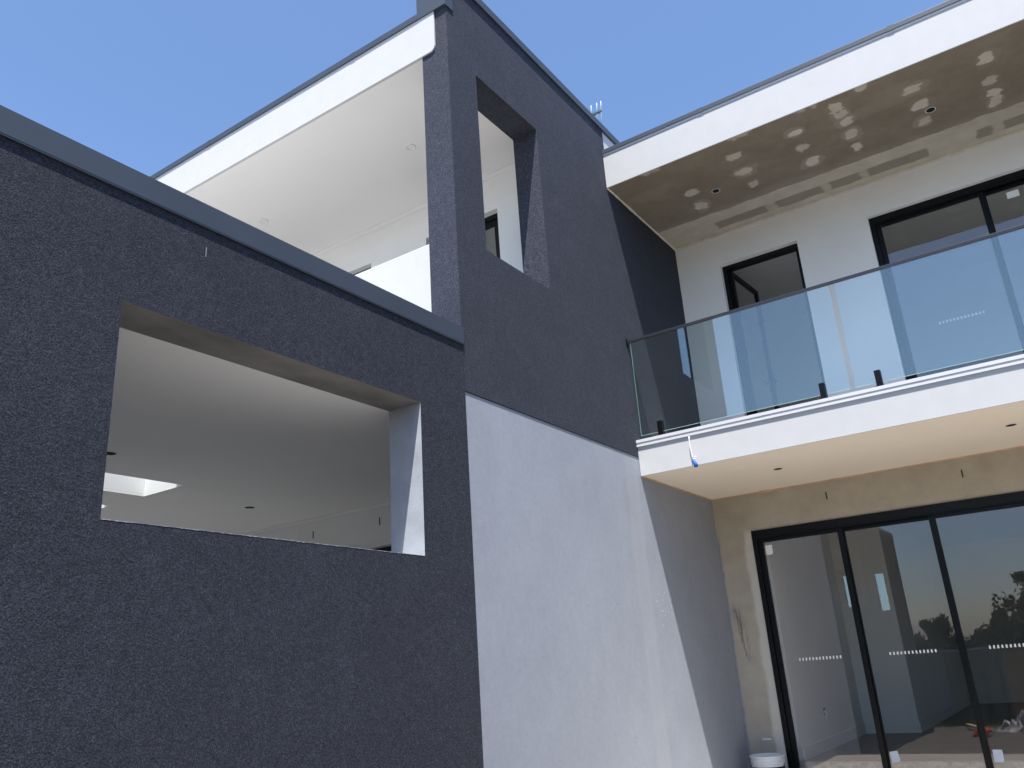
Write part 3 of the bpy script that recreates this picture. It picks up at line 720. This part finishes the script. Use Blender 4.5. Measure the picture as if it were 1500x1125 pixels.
# neighbouring houses and one added light blocker
def house2(x0, x1, y0, y1, eave, ridge, label, wallc):
    z0 = min(gz(0, y0), gz(0, y1))-.1
    N = tag(empty('neighbour_house', ((x0+x1)/2, (y0+y1)/2, z0)), label, 'house')
    hx, hy = (x1-x0)/2, (y1-y0)/2
    holed('wall', [wallc], N, 'y', hy, -.2, -hx, hx, 0, eave, [(-hx*.5, -hx*.1, eave*.45, eave*.8), (hx*.3, hx*.7, eave*.45, eave*.8)])
    for sx in (-1, 1): box('wall', wallc, N, sx*hx, sx*(hx-.2), -hy, hy-.2005, 0, eave)
    box('wall', wallc, N, -hx+.2, hx-.2, -hy, -hy+.2, 0, eave)
    for a, c_ in ((-hx*.5, -hx*.1), (hx*.3, hx*.7)): 
        wn = box('window', 'glass', N, a, c_, hy-.12, hy-.1, eave*.45, eave*.8)
        b = bmesh.new(); frame_bm(b, a-.001, c_+.001, eave*.45-.001, eave*.8+.001, .05, hy-.13, hy-.05); done(b, 'window_frame', 'trimwhite', wn)
    b = bmesh.new(); e = .5
    v = [b.verts.new(p) for p in ((-hx-e, -hy-e, eave), (hx+e, -hy-e, eave), (hx+e, hy+e, eave), (-hx-e, hy+e, eave), (-hx*.5, 0, ridge), (hx*.5, 0, ridge))]
    for f in ((0, 1, 5, 4), (1, 2, 5), (2, 3, 4, 5), (3, 0, 4), (0, 3, 2, 1)): b.faces.new([v[i] for i in f])
    done(b, 'roof', 'tile', N)
M['tile'] = varied('grey_tiles', (.22, .20, .19), .2, 6, .8, 0, 30, .3, .01)
M['brick'] = varied('cream_brick', (.42, .36, .28), .2, 6, .9, 0, 30, .3, .01)
house2(-9, -2.2, -26, -19, 2.3, 3.2, 'cream brick neighbouring house with grey hipped roof beyond trees', 'brick')
house2(3.0, 11, -27, -20, 2.6, 4.0, 'neighbouring house with grey hipped roof behind the tall olive tree', 'brick')

M['dbrick'] = varied('brown_brick', (.20, .15, .12), .2, 6, .9, 0, 30, .3, .01)
house2(9.6, 17, -4, 14, 5.7, 7.3, 'brown brick two storey house added beside the yard to block low sky light', 'dbrick')  # unseen house, added to cut low sky light on the side-facing walls

# site clutter
M['ply'] = varied('weathered_plywood', (.58, .44, .26), .2, 3, .85, 0, 30, .2, .003, stretch=(4, 1, .6))
HO = tag(empty('timber_hoarding', (2.1, -6.2, gz(2, -6.2))), 'tall brown plywood hoarding standing against the steel fence', 'hoarding')
for k in range(3): box('board', 'ply', HO, -.92+.6*k, -.92+.6*k+.594, 0, .018, .0, 1.62+.01*k, .002)
box('brace', 'ply', HO, -.92, .87, -.045, -.001, 1.2, 1.29); box('brace', 'ply', HO, -.92, .87, -.045, -.001, .3, .39)
def crumple(name, loc, sx, sy, h, mat, label, cat, seed):
    b = bmesh.new(); n = 34; off = Vector((seed*7.3, seed*3.1, 0)); G = []
    for j in range(n+1):
        r_ = []
        for i in range(n+1):
            u, v = i/n*2-1, j/n*2-1; e = max(0, 1-(u*u+v*v)**1.2)
            k = abs(mnoise.noise(Vector((u*2.4, v*2.4, 0))+off))+.6*abs(mnoise.noise(Vector((u*6, v*6, 1))+off))
            r_.append(b.verts.new((u*sx+.1*mnoise.noise(Vector((u*4, v*4, 3))+off), v*sy, h*e*(.25+k*1.3)-.01)))
        G.append(r_)
    for j in range(n):
        for i in range(n): b.faces.new([G[j][i], G[j][i+1], G[j+1][i+1], G[j+1][i]])
    o = done(b, name, mat); o.location = loc; tag(o, label, cat); return o
M['sheet'] = varied('crumpled_plastic', (.50, .50, .50), .25, 8, .5, 0, 40, .2, .005)
M['orange'] = varied('orange_plastic', (.85, .13, .05), .1, 9, .5, 0, 40, 0)
crumple('plastic_sheet', (1.75, -2.0, gz(0, -2)), .62, .7, .34, 'sheet', 'crumpled pale grey plastic sheet heaped on the soil before the hoarding', 'plastic sheet', 1)
crumple('debris_heap', (1.95, -.9, gz(0, -.9)), .4, .35, .18, 'concrete', 'small heap of broken concrete beside the plastic sheet', 'debris', 2)
b = bmesh.new()
for k in range(5):
    a0 = k*.05; tube(b, [(.13*math.cos(t_)+.02*k, (.20+.01*k)*math.sin(t_), .014+.02*k+.006*math.sin(3*t_)) for t_ in [2*math.pi*i/24+a0 for i in range(25)]], .011, 6)
o = done(b, 'hose_coil', 'orange', smooth=True); o.location = (1.0, -.5, gz(0, -.5)+.01); tag(o, 'coil of orange hose lying on the soil near the grey plastic sheet', 'hose')
o = box('timber_plank', 'ply', None, -.9, .9, -.045, .045, 0, .04, .003); o.location = (.75, -2.6, gz(0, -2.6)+.03); o.rotation_euler = (0, 0, math.radians(70)); tag(o, 'single timber plank lying on the soil towards the fence', 'plank')
rnd = random.Random(5); vs_, fs = [], []
for k in range(9000):
    x = rnd.uniform(-7, 9); y = -7.4+abs(rnd.gauss(0, 1.3)); z = gz(x, y)-.01; h = rnd.uniform(.08, .34)*max(.3, 1-abs(y+7.4)/4); a = rnd.uniform(0, 6.28); dx, dy = .012*math.cos(a), .012*math.sin(a)
    i = len(vs_); vs_ += [(x-dx, y-dy, z), (x+dx, y+dy, z), (x+rnd.gauss(0, .06), y+rnd.gauss(0, .06), z+h)]; fs.append((i, i+1, i+2))
me = bpy.data.meshes.new('grass'); me.from_pydata(vs_, [], fs); M['grass'] = leafmat('grass_blades', (.10, .15, .04)); tag(link('grass', me, 'grass'), 'tufts of grass growing along the foot of the fence', 'grass', kind='stuff')
